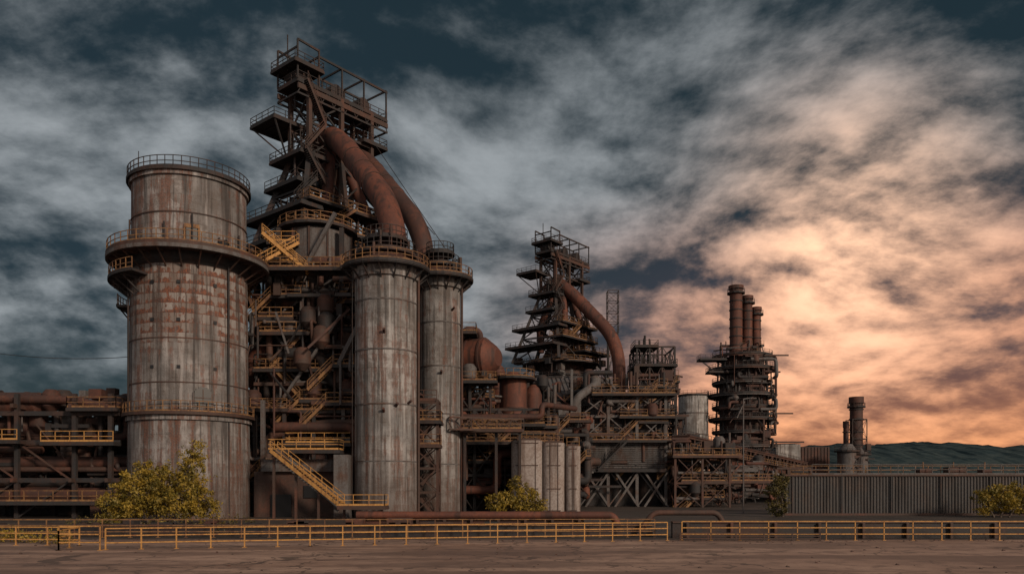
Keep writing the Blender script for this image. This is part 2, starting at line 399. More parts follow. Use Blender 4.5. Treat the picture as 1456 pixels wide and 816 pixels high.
# ---------------------------------------------------------------- blast furnace
def furnace(O,name,seed):
    U=Vector((.64,.768,0));V=Vector((-.768,.64,0));O=Vector(O)
    b=B(lambda p:O+(U*p.x+V*p.y+Vector((0,0,p.z)))*1.0)
    R=random.Random(seed)
    u0,u1=-7.5,8.5
    b.deck(u0,u1,-2.4,2.4,59.3,'dark','dark')
    b.deck(u0-.8,-3.5,-2.9,2.9,61.6,'dark','dark')
    for v in (-2.4,2.4):
        b.beam((u0,v,58.3),(u1,v,58.3),.3,.7,'brown')
        for u in (u0,-4,0,4,u1-.2): b.beam((u,v*.98,59.3),(u,v*.98,64.6 if u<-3 else 63.6),.2,.2,'dark')
        b.beam((u0,v*.98,64.6),(-4,v*.98,64.4),.2,.28,'dark'); b.beam((-4,v*.98,63.6),(u1,v*.98,63.4),.22,.3,'dark')
        for k in range(8): u=u0+k*2; b.beam((u,v,57.4),(u+1,v,59.1),.1,.1,'dark',False); b.beam((u+1,v,59.1),(u+2,v,57.4),.1,.1,'dark',False)
        b.beam((u0,v,57.3),(u1,v,57.3),.2,.25,'dark')
    for u in (u0,-4,0,4,u1-.2): b.beam((u,-2.4,63.6),(u,2.4,63.6),.18,.25,'dark'); b.beam((u,-2.4,57.3),(u,2.4,57.3),.18,.25,'dark')
    b.beam((u0,0,66),(u0,0,61),.12,.12,'dark')
    for u in (-6,0,5):
        b.tube((u,-1.2,60.6),(u,1.2,60.6),1.1,'dark',20); b.box((u+1.3,-1,59.3),(u+2.4,1,60.4),'brown')
    b.deck(-9,-3.5,1,7,54.8,'dark','dark'); b.deck(3.5,8,-3,1.5,54.6,'dark','dark')
    b.beam((-8.8,6.8,54.5),(-6,2.4,50),.2,.2,'dark'); b.beam((-8.8,1.2,54.5),(-6,2.4,50),.2,.2,'dark')
    tops=[(-5.5,-2.2),(-5.5,2.2),(0,-2.2),(0,2.2),(5.5,-2.2),(5.5,2.2)]
    for u,v in tops: b.beam((u,v,59.2),(u,v,49.5),.55,.6,'brown')
    legs=[((-5.5,-2.2),(-10,-6.5)),((-5.5,2.2),(-10.5,7)),((5.5,-2.2),(7,-6)),((5.5,2.2),(7,6.5)),((0,-2.2),(-2,-7)),((0,2.2),(-2,7))]
    def lp(t,i): a,c2=legs[i]; return (a[0]+(c2[0]-a[0])*t,a[1]+(c2[1]-a[1])*t,49.8-16.8*t)
    for i in range(6): b.beam(lp(0,i),lp(1,i),.65,.7,'dark')
    for v in (-2.2,2.2):
        for z0,z1 in ((49.5,54.0),(54.0,58)):
            b.beam((-5.5,v,z0),(0,v,z1),.22,.22,'dark',False); b.beam((0,v,z0),(-5.5,v,z1),.22,.22,'dark',False)
            b.beam((-5.5,v,z0),(5.5,v,z0),.28,.35,'dark')
    for z0,z1 in ((49.5,54.0),(54.0,58)):
        for u in (-5.5,5.5): b.beam((u,-2.2,z0),(u,2.2,z1),.2,.2,'dark',False); b.beam((u,2.2,z0),(u,-2.2,z1),.2,.2,'dark',False)
    for t0 in (0,.33,.66):
        for i0,i1,i2 in ((1,5,3),(0,4,2)):
            for p,q in ((i0,i1),(i1,i2)):
                b.beam(lp(t0,p),lp(t0+.33,q),.2,.2,'dark',False); b.beam(lp(t0,q),lp(t0+.33,p),.2,.2,'dark',False); b.beam(lp(t0+.33,q),lp(t0+.33,p),.3,.3,'dark')
        for p,q in ((0,1),(2,3)):
            b.beam(lp(t0,p),lp(t0+.33,q),.22,.22,'dark',False); b.beam(lp(t0,q),lp(t0+.33,p),.22,.22,'dark',False); b.beam(lp(t0+.33,q),lp(t0+.33,p),.3,.3,'dark')
    b.deck(-7.5,-3.2,-3,4.5,49.5,'dark','dark'); b.deck(-8,-5,-3,5,45.5,'dark','dark','SW')
    b.deck(-8.5,6,-6.5,-3.5,42.0,'dark','yel2'); b.deck(-9.5,-6,-6,8,41.2,'dark','dark')
    b.deck(-10.5,4,-8,-4,38.2,'dark','yel2'); b.deck(-11.5,-6,-6,8.5,36.6,'dark','dark')
    b.deck(-3,8,-9,-4,35.6,'dark','yel2')
    b.stair((-9,-4.2,42),(-6,-4.2,45.5),1.0,rmat='dark'); b.stair((-4,-3.4,45.5),(-7,-3.4,49.5),1.0,rmat='dark'); b.stair((-7,-2.9,49.5),(-3.5,-2.9,54),1.0,rmat='brown')
    b.stair((-3.5,-2.8,54),(-6.5,-2.8,59.3),1,rmat='brown'); b.stair((-6,-6.3,38.2),(-1,-6.3,42),1)
    b.lathe((0,0),[(6.8,8),(7.4,15),(7.2,20),(6.4,26),(5.2,34),(4.0,36.5),(2.2,39),(2.0,43),(1.2,45),(1.8,48),(1.8,50)],'brown',40)
    for k,z in enumerate((10,14,18,22,26,30,34)): b.lathe((0,0),[(7.5-k*.3,z),(7.8-k*.3,z),(7.8-k*.3,z+.4),(7.5-k*.3,z+.4)],'dark',40,False)
    for u,v in ((3,3),(-3,3),(3,-3),(-3,-3)):
        b.pipe([(u*1.2,v*1.2,36),(u*1.3,v*1.3,42),(u*.5,v*.5,50),(u*.3,v*.3,53.5)],.8,'rust',16,flange=3)
    b.truss((-6,0,52),(4,0,53),1.2,1.6,7,.15)
    for i in range(60):
        u=R.uniform(-7,6);v=R.uniform(-4,4);z=R.uniform(38,58);k=R.random()
        if z>50: v*=.5
        if k<.4: b.tube((u,v,z),(u,v,z+R.uniform(1.5,5)),R.uniform(.06,.2),'dark',6)
        elif k<.75: b.beam((u,v,z),(u+R.uniform(-3,3),v+R.uniform(-2,2),z+R.uniform(-2,2)),.14,.14,'dark',False)
        else: w=R.uniform(.4,1.1);b.box((u,v,z),(u+w,v+w,z+w),R.choice(('dark','brown')))
    for z,r in ((33,9.6),(29,10),(24.5,11),(20,11.5),(15,12),(10.5,12)):
        b.ringdeck((0,0),z,7.2 if z<30 else 5.5,r,'dark','yel2' if z in (33,24.5,15) else 'dark',20,.2,True)
    for k in range(12):
        a=2*math.pi*(k+.5)/12; p=(math.cos(a)*10.3,math.sin(a)*10.3)
        b.beam((*p,0),(*p,29),.55,.55,'dark')
        a2=a+2*math.pi/12; q=(math.cos(a2)*10.3,math.sin(a2)*10.3)
        for z in (10.5,20,29): b.beam((*p,z-6),(*q,z),.2,.2,'dark',False)
    pts=[(math.cos(2*math.pi*k/28)*9,math.sin(2*math.pi*k/28)*9,12.5) for k in range(29)]
    b.sweep(pts,.9,'rust',12,False)
    for k in range(18):
        a=2*math.pi*k/18; b.pipe([(math.cos(a)*9,math.sin(a)*9,12),(math.cos(a)*8.6,math.sin(a)*8.6,9.5),(math.cos(a)*7,math.sin(a)*7,9)],.3,'brown',8)
    for i in range(150):
        a=R.uniform(math.pi*.8,math.pi*1.95);r=R.uniform(8,11.5);z=R.uniform(3,40); x=math.cos(a)*r;y=math.sin(a)*r
        k=R.random();mt=R.choice(('dark','brown','steel','dark','rustdk'))
        if z>34: x*=.6;y*=.6
        if k<.35: b.tube((x,y,z),(x,y,z+R.uniform(2,6)),R.uniform(.07,.3),mt,8)
        elif k<.6: b.beam((x,y,z),(x+R.uniform(-4,4),y+R.uniform(-4,4),z+R.uniform(-3,3)),R.uniform(.12,.35),None,mt)
        elif k<.8: b.pipe([(x,y,z),(x+R.uniform(-4,4),y,z),(x+R.uniform(-4,4),y+R.uniform(-2,2),z+R.uniform(-5,2))],R.uniform(.12,.4),mt,8)
        else: w=R.uniform(.6,1.6);b.box((x,y,z),(x+w,y+w,z+w),mt)
    return b.obj(name)
furnace((-26.3,113,0),'blast_furnace',3)
furnace((12.2,190,0),'blast_furnace',9)

# downcomers
b=B()
b.pipe([(-29.5,114,52.3),(-26,111,53.8),(-23,107,50.3),(-15.6,95,38.6),(-14.0,92.2,33.5),(-14.0,91.8,29.5)],1.5,'rust',28,bend=4.5,flange=4.4)
b.tube((-14,91.8,29.5),(-14,91.8,31),1.8,'brown',24)
b.obj('gas_downcomer_pipe')
b=B()
b.pipe([(-25,118,54),(-21.5,114,51.5),(-13,103,39),(-11.5,101,35),(-11.5,100.8,31)],1.3,'rustdk',24,bend=4,flange=4)
b.obj('gas_downcomer_pipe')
b=B()
b.pipe([(8,190,51),(11,189,53),(14.5,187,50),(23.2,181,39),(24.8,179,33),(24.8,179,22)],1.5,'rust',24,bend=5,flange=5)
b.lathe((24.8,179),[(1.8,22),(4,18),(4,8),(1.5,3)],'rustdk',28)
b.pipe([(24.8,179,22),(29,176,25),(35,172,23)],1.4,'rustdk',20)
b.obj('gas_downcomer_pipe')
b=B()
for p,q in (((-22,117,57),(-8,104,34)),((-22,117,53),(-10,100,36))): b.beam(p,q,.07,.07,'dark',False)
b.obj('guy_cable')

# ---------------------------------------------------------------- furnace 1 lower works
b=B()
b.box((-37,108,0),(-17,130,17),'dark')
b.box((-36,103,0),(-21,108,7),'dark')
b.box((-33,99.5,0),(-22,103,4.6),'brown')
b.lathe((-24.6,98),[(1.6,27.6),(4.2,31),(4.2,35),(3.9,35.2)],'steel',12)
for k in range(12):
    a=2*math.pi*k/12; b.beam((-24.6+math.cos(a)*4.25,98+math.sin(a)*4.25,31),(-24.6+math.cos(a)*4.25,98+math.sin(a)*4.25,35),.2,.2,'brown')
b.ringdeck((-24.6,98),35.6,3,4.9,'dark','yel2',20,.25,False)
for x,y in ((-28.5,94.5),(-20.8,94.5),(-28.5,101.5),(-20.8,101.5)): b.beam((x,y,0),(x,y,35),.5,.5,'dark')
for z in (8,13,18,24,29.5):
    b.beam((-28.5,94.5,z),(-20.8,94.5,z),.3,.5,'dark'); b.beam((-28.5,94.5,z-5),(-20.8,94.6,z),.2,.2,'steel',False)
b.tube((-24.6,98,28),(-24.6,98,18),1.4,'brown',20)
b.deck(-31,-20.5,92.5,95,17.6,'dark','yel2'); b.deck(-30,-24,91.5,94,21.8,'dark','yel2','SWE')
b.deck(-29.5,-19,92,95.5,12.6,'dark','yel2','SWE'); b.deck(-26.5,-18.8,90.2,93.5,8.6,'dark','yel','SWE')
b.deck(-33,-28,94,97,26.2,'dark','yel2','SWE'); b.deck(-31,-26,92,95,30.3,'dark','yel','SWE')
for x0,z0,x1,z1 in ((-29,17.6,-25,21.8),(-24,12.6,-28.5,17.6),(-30,21.8,-31.5,26.2),(-22,8.6,-26,12.6)): b.stair((x0,93.2,z0),(x1,93.2,z1),1.1)
b.stair((-29.5,89,28.9),(-25.6,92,32.3),1.4,'yel2','yel'); b.stair((-24,91,28.6),(-29,90,32.8),1.2,'yel2','yel')
b.deck(-30,-19,89.5,92,28.9,'dark','yel2'); b.deck(-29.5,-26,93,95,33,'dark','yel','SWE')
b.deck(-19.5,-17.6,88,91,28.7,'dark','yel2','SN')
b.beam((-20.5,91,17.5),(-17.7,90,22.5),.5,.5,'steel'); b.beam((-27,91.5,14),(-20,90.5,23.5),.3,.3,'steel')
b.beam((-25.8,93,28),(-21,92,36),.4,.4,'steel')
b.pipe([(-33,96,16),(-31,95,21),(-28,95,15),(-20,95,13)],.9,'rust',18,bend=2,flange=2.5)
b.pipe([(-29,92,3),(-29,92,9.5),(-22,92,11),(-18,92,11)],.55,'brown',14)
b.pipe([(-28,93,19.5),(-23,93,19.5),(-22,93,16),(-18,93,15)],.7,'dark',14)
b.pipe([(-28,91.5,10.5),(-18.5,91.5,10.5),(-18.5,91.5,4)],.6,'rustdk',14,flange=2)
b.lathe((-23,93.5,4.2),[(1,0),(1.7,.9),(1.7,3),(1.0,3.8)],'rustdk',20)
b.greeble(-31,-18.5,93,101,3,31,300,5,mats=('dark','dark','brown','steel','rustdk'))
b.greeble(-31,-19,90.5,93,3,27,90,6,mats=('dark','brown','steel','rustdk'),rmax=.25)
b.greeble(-35,-30,97,103,2,34,70,15,mats=('dark','dark','brown'))
for x in (-30.5,-27,-23.5,-20,-18.3): b.beam((x,91.8,0),(x,91.8,12.6 if x<-19 else 17),.4,.4,'dark' if x<-21 else 'steel')
b.beam((-28.9,89.8,3),(-28.9,89.8,13.5),.45,.45,'steel')
b.box((-29.5,88.5,0),(-20,91.5,5.2),'brown'); b.box((-27.6,88.35,0),(-25.2,88.45,2.6),'glass'); b.box((-23.8,88.35,2.2),(-22,88.45,3.6),'glass')
b.deck(-27.2,-19.2,86,88.5,7.6,'dark','yel','SWE')
b.box((-28.5,87.8,5.2),(-20,91.3,6.6),'steel')
b.stair((-26,84.5,7.4),(-18.2,82.5,1.6),1.5,'yel2','yel'); b.deck(-18.3,-13.3,81,83.4,1.5,'brown','yel','SE')
for x,y,z in ((-26,84.5,7.2),(-23.4,83.8,5.3),(-20.8,83.2,3.4),(-18,83,1.5),(-13.8,82,1.5)): b.beam((x,y,0),(x,y,z),.25,.25,'brown')
b.beam((-26,84.7,7.2),(-18.5,84.7,1.4),.2,1.1,'steel')
b.box((-19.6,85,0),(-18,88,7),'steel')
b.obj('casthouse_works')

# ---------------------------------------------------------------- stair tower beside the stoves
b=B(); b.bay(-11.9,-8.7,90.3,93,[0,2.8,5.6,8.4,11.2,13.6],.3,'brown')
for k,z in enumerate((2.8,5.6,8.4,11.2)):
    b.stair((-11.2 if k%2 else -9.3,91.6,z-2.8),(-9.3 if k%2 else -11.2,91.6,z),1,rmat='brown')
b.deck(-12.4,-8.3,89.8,93.3,11.2,'dark','yel2'); b.deck(-14,-8.3,89.4,91.5,8.4,'brown','yel2','SWE')
b.rail([(-11.8,90.3,13.6),(-8.8,90.3,13.6)],'brown')
b.obj('steel_stair_tower')

# ---------------------------------------------------------------- gas cleaning group between furnaces
b=B()
b.sweep([(-9,112,21.7),(-3.5,110,21.7)],2.8,'rust',28)
b.sweep([(-3.5,110,21.7),(-2.9,109.8,21.7),(-2.3,109.6,21.7),(-1.9,109.4,21.7)],2.8,'rust',28,r2=1.2)
for x in (-8,-6,-4): b.tube((x,111.6-(x+8)*.36,21.7),(x+.25,111.5-(x+8)*.36,21.7),2.95,'rustdk',28)
for x in (-7.5,-4.2): b.box((x-.4,109.5,17.8),(x+.4,112.5,19.6),'dark')
b.deck(-9,-5,108,113,25.2,'dark','yel2'); b.pipe([(-7,111,24),(-7,111,26),(-4.6,112,26),(-4.6,113,19)],.45,'rustdk',14)
b.obj('gas_receiver_tank')
b=B()
for x,y,r,H in ((.2,116,2.1,20.6),(3.2,117,1.3,18.8),(-4.5,116,1.6,17),(-2.2,124,1.2,23)):
    b.lathe((x,y),[(r,0),(r,H-1.5),(r*.7,H-.5),(r*.3,H)],'rust',28)
    for z in range(3,int(H)-2,4): b.lathe((x,y),[(r+.02,z),(r+.12,z),(r+.12,z+.2),(r+.02,z+.2)],'rustdk',28,False)
b.ringdeck((.2,116),19.6,1.8,3.3,'dark','yel2',20,.2,False)
b.obj('gas_scrubber_vessel')
b=B()
b.bay(-8.5,5,106,114,[0,5,9.5,14],.4,'dark',nx=4,ny=2); b.bay(-8.5,-3,106,114,[14,17.8],.4,'dark',nx=2)
b.box((-8,119.5,0),(9,128,10),'dark'); b.box((-6,110,0),(2,113.5,6),'brown')
b.box((-9,119,10),(-3.5,126,18),'dark')
b.deck(-8.5,4.5,104.5,107,12,'dark','yel2'); b.deck(-7,-2,104.2,106.8,17.8,'dark','yel2')
b.deck(-8,6,103.5,106,9.5,'dark','yel2'); b.stair((-2,104.5,9.5),(-5,104.5,12),1.1)
b.greeble(-8,6,105,113,2,13,150,21,rmax=.6); b.greeble(-8,-3,106,113,12,19,50,22,rmax=.4)
b.greeble(4,12,122,130,2,15,80,23,rmax=.7)
b.pipe([(-8,105,3),(-2,105,3),(-2,105,8),(8,108,8),(8,108,2)],.6,'rust',14,flange=2.5)
b.pipe([(-9,104,12.8),(4,104,12.8),(4,104,14.5),(9,110,14.5)],.4,'rustdk',14,flange=2.5)
b.obj('pipe_gallery_frame')
b=B(); b.truss((-8,97,10.6),(1.2,100,10.6),1.5,2,7,.16,'brown'); b.box((-7.5,96.6,10.4),(-7,98,10.6),'brown')
b.deck(-6.5,1.2,97.2,99.2,10.75,'brown','yel2','SN'); 
for x in (-6,-2,1): b.beam((x,98.5,0),(x,98.5,10.5),.35,.35,'dark')
b.obj('footbridge')

def paleTank(x0,x1,y,z1,name):
    b=B(); r=.9
    pts=[]
    for cx,cy,a0 in ((x1-r,y+r,-90),(x1-r,y+6-r,0),(x0+r,y+6-r,90),(x0+r,y+r,180)):
        for k in range(7): a=math.radians(a0+90*k/6); pts.append((cx+math.cos(a)*r,cy+math.sin(a)*r))
    N=len(pts); vs=[(px,py,0) for px,py in pts]+[(px,py,z1) for px,py in pts]
    b.add(vs,[(i,(i+1)%N,N+(i+1)%N,N+i) for i in range(N)],'panel',True); b.add(vs[N:],[tuple(range(N))],'panel')
    for z in (.4,3.2,6.2,z1-.35): b.beam((x0+r*.6,y-.03,z),(x1-r*.6,y-.03,z),.1,.09,'brown')
    for x in (x0+r,x1-r): b.beam((x,y-.02,0),(x,y-.02,z1),.08,.08,'brown')
    for k in range(3): b.beam((x0+.8+k*.8,y+.6,z1),(x0+.8+k*.8,y+.6,z1+.5),.2,.2,'brown')
    b.box((x0+.3,y+.2,z1),(x1-.3,y+1.2,z1+.25),'brown')
    b.rail([(x0+.2,y+.3,z1),(x1-.2,y+.3,z1)],'yel2')
    return b.obj(name)
paleTank(-.1,3.9,99,9.4,'settling_tank'); paleTank(4.0,6.8,99.4,9.1,'settling_tank'); paleTank(6.9,8.9,99.8,8.7,'settling_tank')

# ---------------------------------------------------------------- second cast house
b=B()
X0,X1,Y0,Y1=11.5,26.2,132,158
b.bay(X0,X1,Y0,Y1,[0,6.4,11,15.4,19],.5,'steel',nx=3,ny=3)
b.box((X0+.6,Y0+4,0),(X1-.6,Y1-1,6),'dark'); b.box((X0+.4,Y0+1.5,6.4),(X1-.4,Y1-.5,15.2),'dark')
for k in range(14):
    z=6.7+k*.33; b.beam((X0+.3,Y0-.35,z),(X1-.3,Y0-.35,z),.12,.2,'steel'); b.beam((X1+.35,Y0+.3,z),(X1+.35,Y0+14,z),.12,.2,'steel')
b.add([(X0-7,Y0+6,20),(X0-7,Y0+22,25),(X1-7,Y0+22,25),(X1-7,Y0+6,20),(X0-7,Y0+6,15),(X1-7,Y0+6,15)],[(0,3,2,1),(4,5,3,0)],'steel')
for k in range(18): x=X0-7+k*.85; b.beam((x,Y0+5.95,20.05),(x,Y0+22,25.1),.1,.12,'dark')
b.box((X0-7,Y0+6.1,4),(X1-7.2,Y0+20,19.8),'dark')
b.deck(X0-.5,X1+.8,Y0-1.6,Y0+.8,11.3,'dark','yel2'); b.deck(X0+2,X1+1.5,Y0-1.4,Y0+3,19.2,'dark','yel2'); b.deck(X1-8,X1+1.5,Y0-1,Y0+3,15.4,'dark','yel2')
b.stair((X0+3,Y0-1.2,6.2),(X0+8,Y0-1.2,11.2),1.2,'dark','dark'); b.deck(X0,X1,Y0-1.4,Y0+.5,6.3,'dark','dark')
for x in (X0+1,X0+6,X0+11): b.beam((x,Y0-.6,0),(x+4,Y0-.6,6),.35,.35,'steel'); b.beam((x+4,Y0-.55,0),(x,Y0-.55,6),.35,.35,'steel')
b.greeble(X0+1,X1,Y0-.5,Y0+3,7,23,110,31,mats=('dark','steel','brown','rustdk'),rmax=.45)
b.greeble(X0-9,X0+1,Y0+2,Y0+8,4,22,110,33,rmax=.6)
b.pipe([(X0-6,Y0-2,4),(X0-1,Y0-2,4),(X0-1,Y0-2,18),(X0+3,Y0,21)],.7,'steel',16,flange=3)
b.beam((X0-1.5,Y0-2.5,0),(X0-1.5,Y0-2.5,23),.4,.4,'steel'); b.beam((X0+9,Y0+1,17),(X0+3,Y0+1,24),.3,.3,'steel')
b.obj('casthouse_building')
b=B(); b.bay(26.5,34.5,164,174,[0,8,14,19,24,29,33],.35,'dark',nx=3,ny=2)
for z in (19,24,29): b.deck(26,35,163.5,174.5,z+.2,'dark','dark')
b.deck(26,31,163.5,170,33.2,'dark','dark')
R=random.Random(4)
for k in range(16): x=R.uniform(26.5,35); b.tube((x,164.5+R.random()*8,14),(x,164.5+R.random()*8,R.uniform(24,38 if x<33 else 30)),R.uniform(.08,.28),'dark',8)
b.box((27,166,0),(34,174,14),'dark'); b.deck(34.5,36.6,163,170,18,'dark','dark'); b.bay(34.6,36.6,163,170,[0,6,12,18],.35,'dark'); b.greeble(26.5,35,163.5,167,4,27,110,41,mats=('dark','brown','steel','dark'))
b.obj('boiler_house_frame')
b=B()
b.bay(22.8,25.4,184,186.6,[40,42.5,45,47.5,50],.16,'dark'); b.bay(23,25.2,184.2,186.4,[0,10,20,30,40],.3,'dark')
b.obj('lattice_mast')

# ---------------------------------------------------------------- triple stack tower
b=B(); c=(66,222)
b.lathe(c,[(8,0),(7.5,17),(6.3,17.2),(6.3,24),(6.7,24.2),(6.3,33),(5.6,40)],'rustdk',24)
for k in range(12):
    a=2*math.pi*k/12; b.beam((c[0]+math.cos(a)*8,c[1]+math.sin(a)*8,0),(c[0]+math.cos(a)*6.8,c[1]+math.sin(a)*6.8,40),.4,.4,'dark')
for z,r in ((40.5,8.4),(36.8,9.4),(33,8.4),(29.4,9.6),(26,8.4),(22.6,9.4),(19,8.4),(15,9.6)):
    b.ringdeck(c,z,5.9,r,'dark','dark',24,.35,True); 
    b.lathe(c,[(r-.4,z-.7),(r-.1,z-.7),(r-.1,z-.3)],'steel' if int(z)%2 else 'brown',24,False)
for x,y,r,H in ((-2.6,-3,1.75,60),(1.0,-1.5,1.45,57.5),(3.9,-.5,1.3,54.5)):
    b.lathe((c[0]+x,c[1]+y),[(r*1.1,40),(r,44),(r,H-1),(r*1.2,H-1),(r*1.2,H)],'rust',20)
    for z in (43,45.5,48,50.5,53,55.5): 
        if z<H-2: b.lathe((c[0]+x,c[1]+y),[(r,z),(r+.15,z),(r+.15,z+.3),(r,z+.3)],'dark',20,False)
    b.ringdeck((c[0]+x,c[1]+y),H-2,r,r+.7,'dark','dark',12,.2,False)
b.beam((c[0]-4,c[1]-4,60),(c[0]-4,c[1]-4,62),.1,.1,'dark')
b.deck(52.5,60,216,220,39,'dark','dark'); b.deck(55,60,216,220,35.5,'dark','dark'); b.beam((52.5,217,39),(60,217,33),.3,.3,'dark')
b.greeble(60,73,213.5,216,12,40,130,51,rmax=.5,mats=('dark','brown','steel','rustdk'),decks=False); b.greeble(59,70,216,220,40,44,20,52,rmax=.4)
b.obj('stack_tower')

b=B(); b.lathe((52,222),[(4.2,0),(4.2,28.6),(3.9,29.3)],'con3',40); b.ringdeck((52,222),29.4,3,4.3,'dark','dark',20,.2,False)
for z in (6,12,18,24): b.lathe((52,222),[(4.22,z),(4.3,z),(4.3,z+.3),(4.22,z+.3)],'steel',40,False)
b.obj('concrete_silo')

# conveyor gallery
b=B()
P0=Vector((29.5,136,9.8));P1=Vector((77,206,7.2))
b.truss(P0,P1,2.2,3,26,.28,'brown')
for k in range(14):
    q=P0.lerp(P1,k/13); b.beam(q,(q.x,q.y,0),.4,.4,'brown' if k%2 else 'dark'); b.beam(q+Vector((1.5,-.5,0)),(q.x+3.5,q.y,0),.25,.25,'dark')
    q2=P0.lerp(P1,min(1,(k+1)/13)); b.beam((q.x,q.y,0),(q2.x,q2.y,q2.z),.2,.2,'dark')
    b.beam((q.x,q.y,3),(q2.x,q2.y,3),.3,.3,'rust')
b.beam(P0+Vector((0,0,2.5)),P1+Vector((0,0,2.5)),3.6,.2,'rustdk'); b.beam(P0+Vector((1,0,-1)),P1+Vector((1,0,-1)),.8,.8,'rust')
n=Vector((.83,-.56,0))
b.rail([P0+n*2,P1+n*2],'yel2'); b.beam(P0+n*2,P1+n*2,1,.15,'brown')
b.rail([P0+Vector((0,0,2.6)),P1+Vector((0,0,2.6))],'dark')
b.greeble(30,40,133,142,1,8,60,61,decks=False); b.greeble(36,50,146,158,1,8,60,62,decks=False); b.greeble(46,66,160,186,1,7,60,63,decks=False)
b.box((29,140,0),(34,160,12.8),'dark'); b.bay(27,36,128,134,[0,4,8.5],.35,'brown',nx=2); b.deck(26.5,38,127.5,134,8.6,'brown','yel2')
b.deck(28,44,128,131,4.4,'brown','yel2'); b.box((40,165,0),(78,215,4.5),'dark')
b.greeble(27,37,128,133,1,11,60,66,mats=('dark','brown','rustdk','steel'),rmax=.35)
b.obj('conveyor_gallery')
b=B(); b.tube((30.5,102,0),(30.5,102,15),.09,'steel',8); b.beam((30.5,102,15),(31.8,102,15.2),.1,.12,'steel'); b.box((31.4,101.85,15.0),(32.2,102.15,15.18),'steel'); b.obj('street_lamp')

# background buildings on the right
b=B()
b.box((80.5,236,0),(88,250,16.2),'con3'); b.box((88.02,236.3,0),(97,252,15.4),'rustdk')
b.add([(80.1,235.6,16.3),(88.2,235.6,16.5),(88.2,250.4,16.5),(80.1,250.4,16.3)],[(0,1,2,3)],'steel')
for k in range(3): b.box((81.5+k*2.3,235.9,9),(82.9+k*2.3,235.98,11),'glass')
for k in range(9): b.beam((88.5+k*1,236.2,0),(88.5+k*1,236.2,15.3),.2,.2,'brown')
b.obj('factory_building')
b=B()
for x,r,H in ((98.8,2.8,15.8),(102.6,2.2,14.8)):
    b.lathe((x,228),[(r,0),(r,H-2),(r*.5,H)],'steel',20); b.ringdeck((x,228),H-2,r,r+.8,'dark','dark',16,.2,False)
    b.greeble(x-2,x+2,225,226,4,H,14,int(x),False,('dark','brown'),.2)
b.obj('storage_tank')
b=B()
for x,r,H in ((106.8,1.9,31.0),(103.6,.8,23.5)):
    b.lathe((x,240),[(r*1.2,0),(r,6),(r,H-2),(r*1.15,H-2),(r*1.15,H)],'rustdk',20)
    for z in (12,16,20,24,27):
        if z<H-2: b.lathe((x,240),[(r,z),(r+.25,z),(r+.25,z+.3),(r,z+.3)],'dark',20,False)
b.ringdeck((106.8,240),28,1.9,2.6,'dark','dark',14,.25,False)
b.bay(104.6,109,237.6,242.4,[0,6,12,18,24],.22,'dark')
b.obj('chimney_stack')

# corrugated wall right
b=B()
def corr(b,x0,x1,y,z0,z1,mat,step=.38,dep=.12):
    xs=[];x=x0
    while x<x1:
        xs+= [(x,y),(x+step*.3,y-dep),(x+step*.6,y-dep),(x+step*.8,y)]; x+=step
    vs=[(a,c2,z0) for a,c2 in xs]+[(a,c2,z1) for a,c2 in xs]; n=len(xs)
    b.add(vs,[(i,i+1,n+i+1,n+i) for i in range(n-1)],mat)
corr(b,33.2,112,94,0,4.75,'corr')
b.box((33.2,94.03,0),(112,94.5,4.7),'dark'); b.box((33.0,93.75,4.75),(112,94.6,4.95),'brown')
b.box((33.0,93.7,0),(112,93.85,.25),'brown')
for x in range(34,112,6): b.beam((x,93.8,0),(x,93.8,4.7),.16,.12,'dark')
b.box((58,92.8,.6),(72,93.4,1.0),'dark')
b.obj('corrugated_wall')
b=B(); b.deck(36,112,100,106,5.0,'dark','yel2','S'); b.rail([(38,98,5.0),(112,98,5.0)],'steel',h=1.3,step=2.2)
for x in range(37,112,6): b.beam((x,101,0),(x,101,5),.35,.35,'dark')
for x,w in ((52,1.5),(55.6,2.2),(60,1.2),(66,1.8)): b.box((x,98.6,5),(x+w,99.8,5.4+w*.25),'rustdk' if w<2 else 'brown'); b.beam((x+w*.4,99,5),(x+w*.4,99,6.6),.12,.12,'yel2')
b.obj('loading_platform')

# ---------------------------------------------------------------- pipe rack on the left
b=B()
for y in (86,93):
    for x in (-67,-61,-55,-48.6,-44.6): b.beam((x,y,0),(x,y,12.5 if y>90 else 13.8),.45,.45,'dark')
    for z in (4.2,8.4,11.6): b.beam((-72,y,z),(-43.5,y,z-.002),.35,.5,'dark')
for x in (-67,-61,-55,-48.6,-44.6):
    for z in (4.2,8.4,12.4): b.beam((x,85,z),(x,94,z-.1),.35,.45,'brown')
for k,x in enumerate((-67,-61,-55)): b.beam((x,86,0),(x+6,86,4.2),.18,.18,'dark'); b.beam((x,86.02,8.4),(x+6,86.02,4.2),.18,.18,'brown')
b.sweep([(-74,88.5,12.9),(-54,88.5,12.9)],1.35,'rustdk',22); b.sweep([(-54,88.5,12.9),(-53.3,88.5,12.9)],1.35,'rustdk',22,r2=.8)
b.sweep([(-74,91,14.2),(-60,91,14.2)],.6,'dark',16)
b.pipe([(-74,90.5,10.6),(-57,90.5,10.6),(-55,90.5,9),(-52,90.5,9)],1.0,'rustdk',20,flange=3)
b.pipe([(-72,87,13.6),(-49,87,13.2),(-47,87,12.6),(-43,87,12.6)],.5,'rustdk',16,flange=3)
b.pipe([(-62,88,6.2),(-43,88,6.2)],.7,'rustdk',16,flange=4); b.pipe([(-72,87.2,2.6),(-43,87.2,2.6)],.8,'rustdk',16,flange=4)
b.pipe([(-72,86.6,5.4),(-43,86.6,5.4)],.3,'brown',12); b.pipe([(-72,88.8,3.9),(-43,88.8,3.9)],.5,'dark',12)
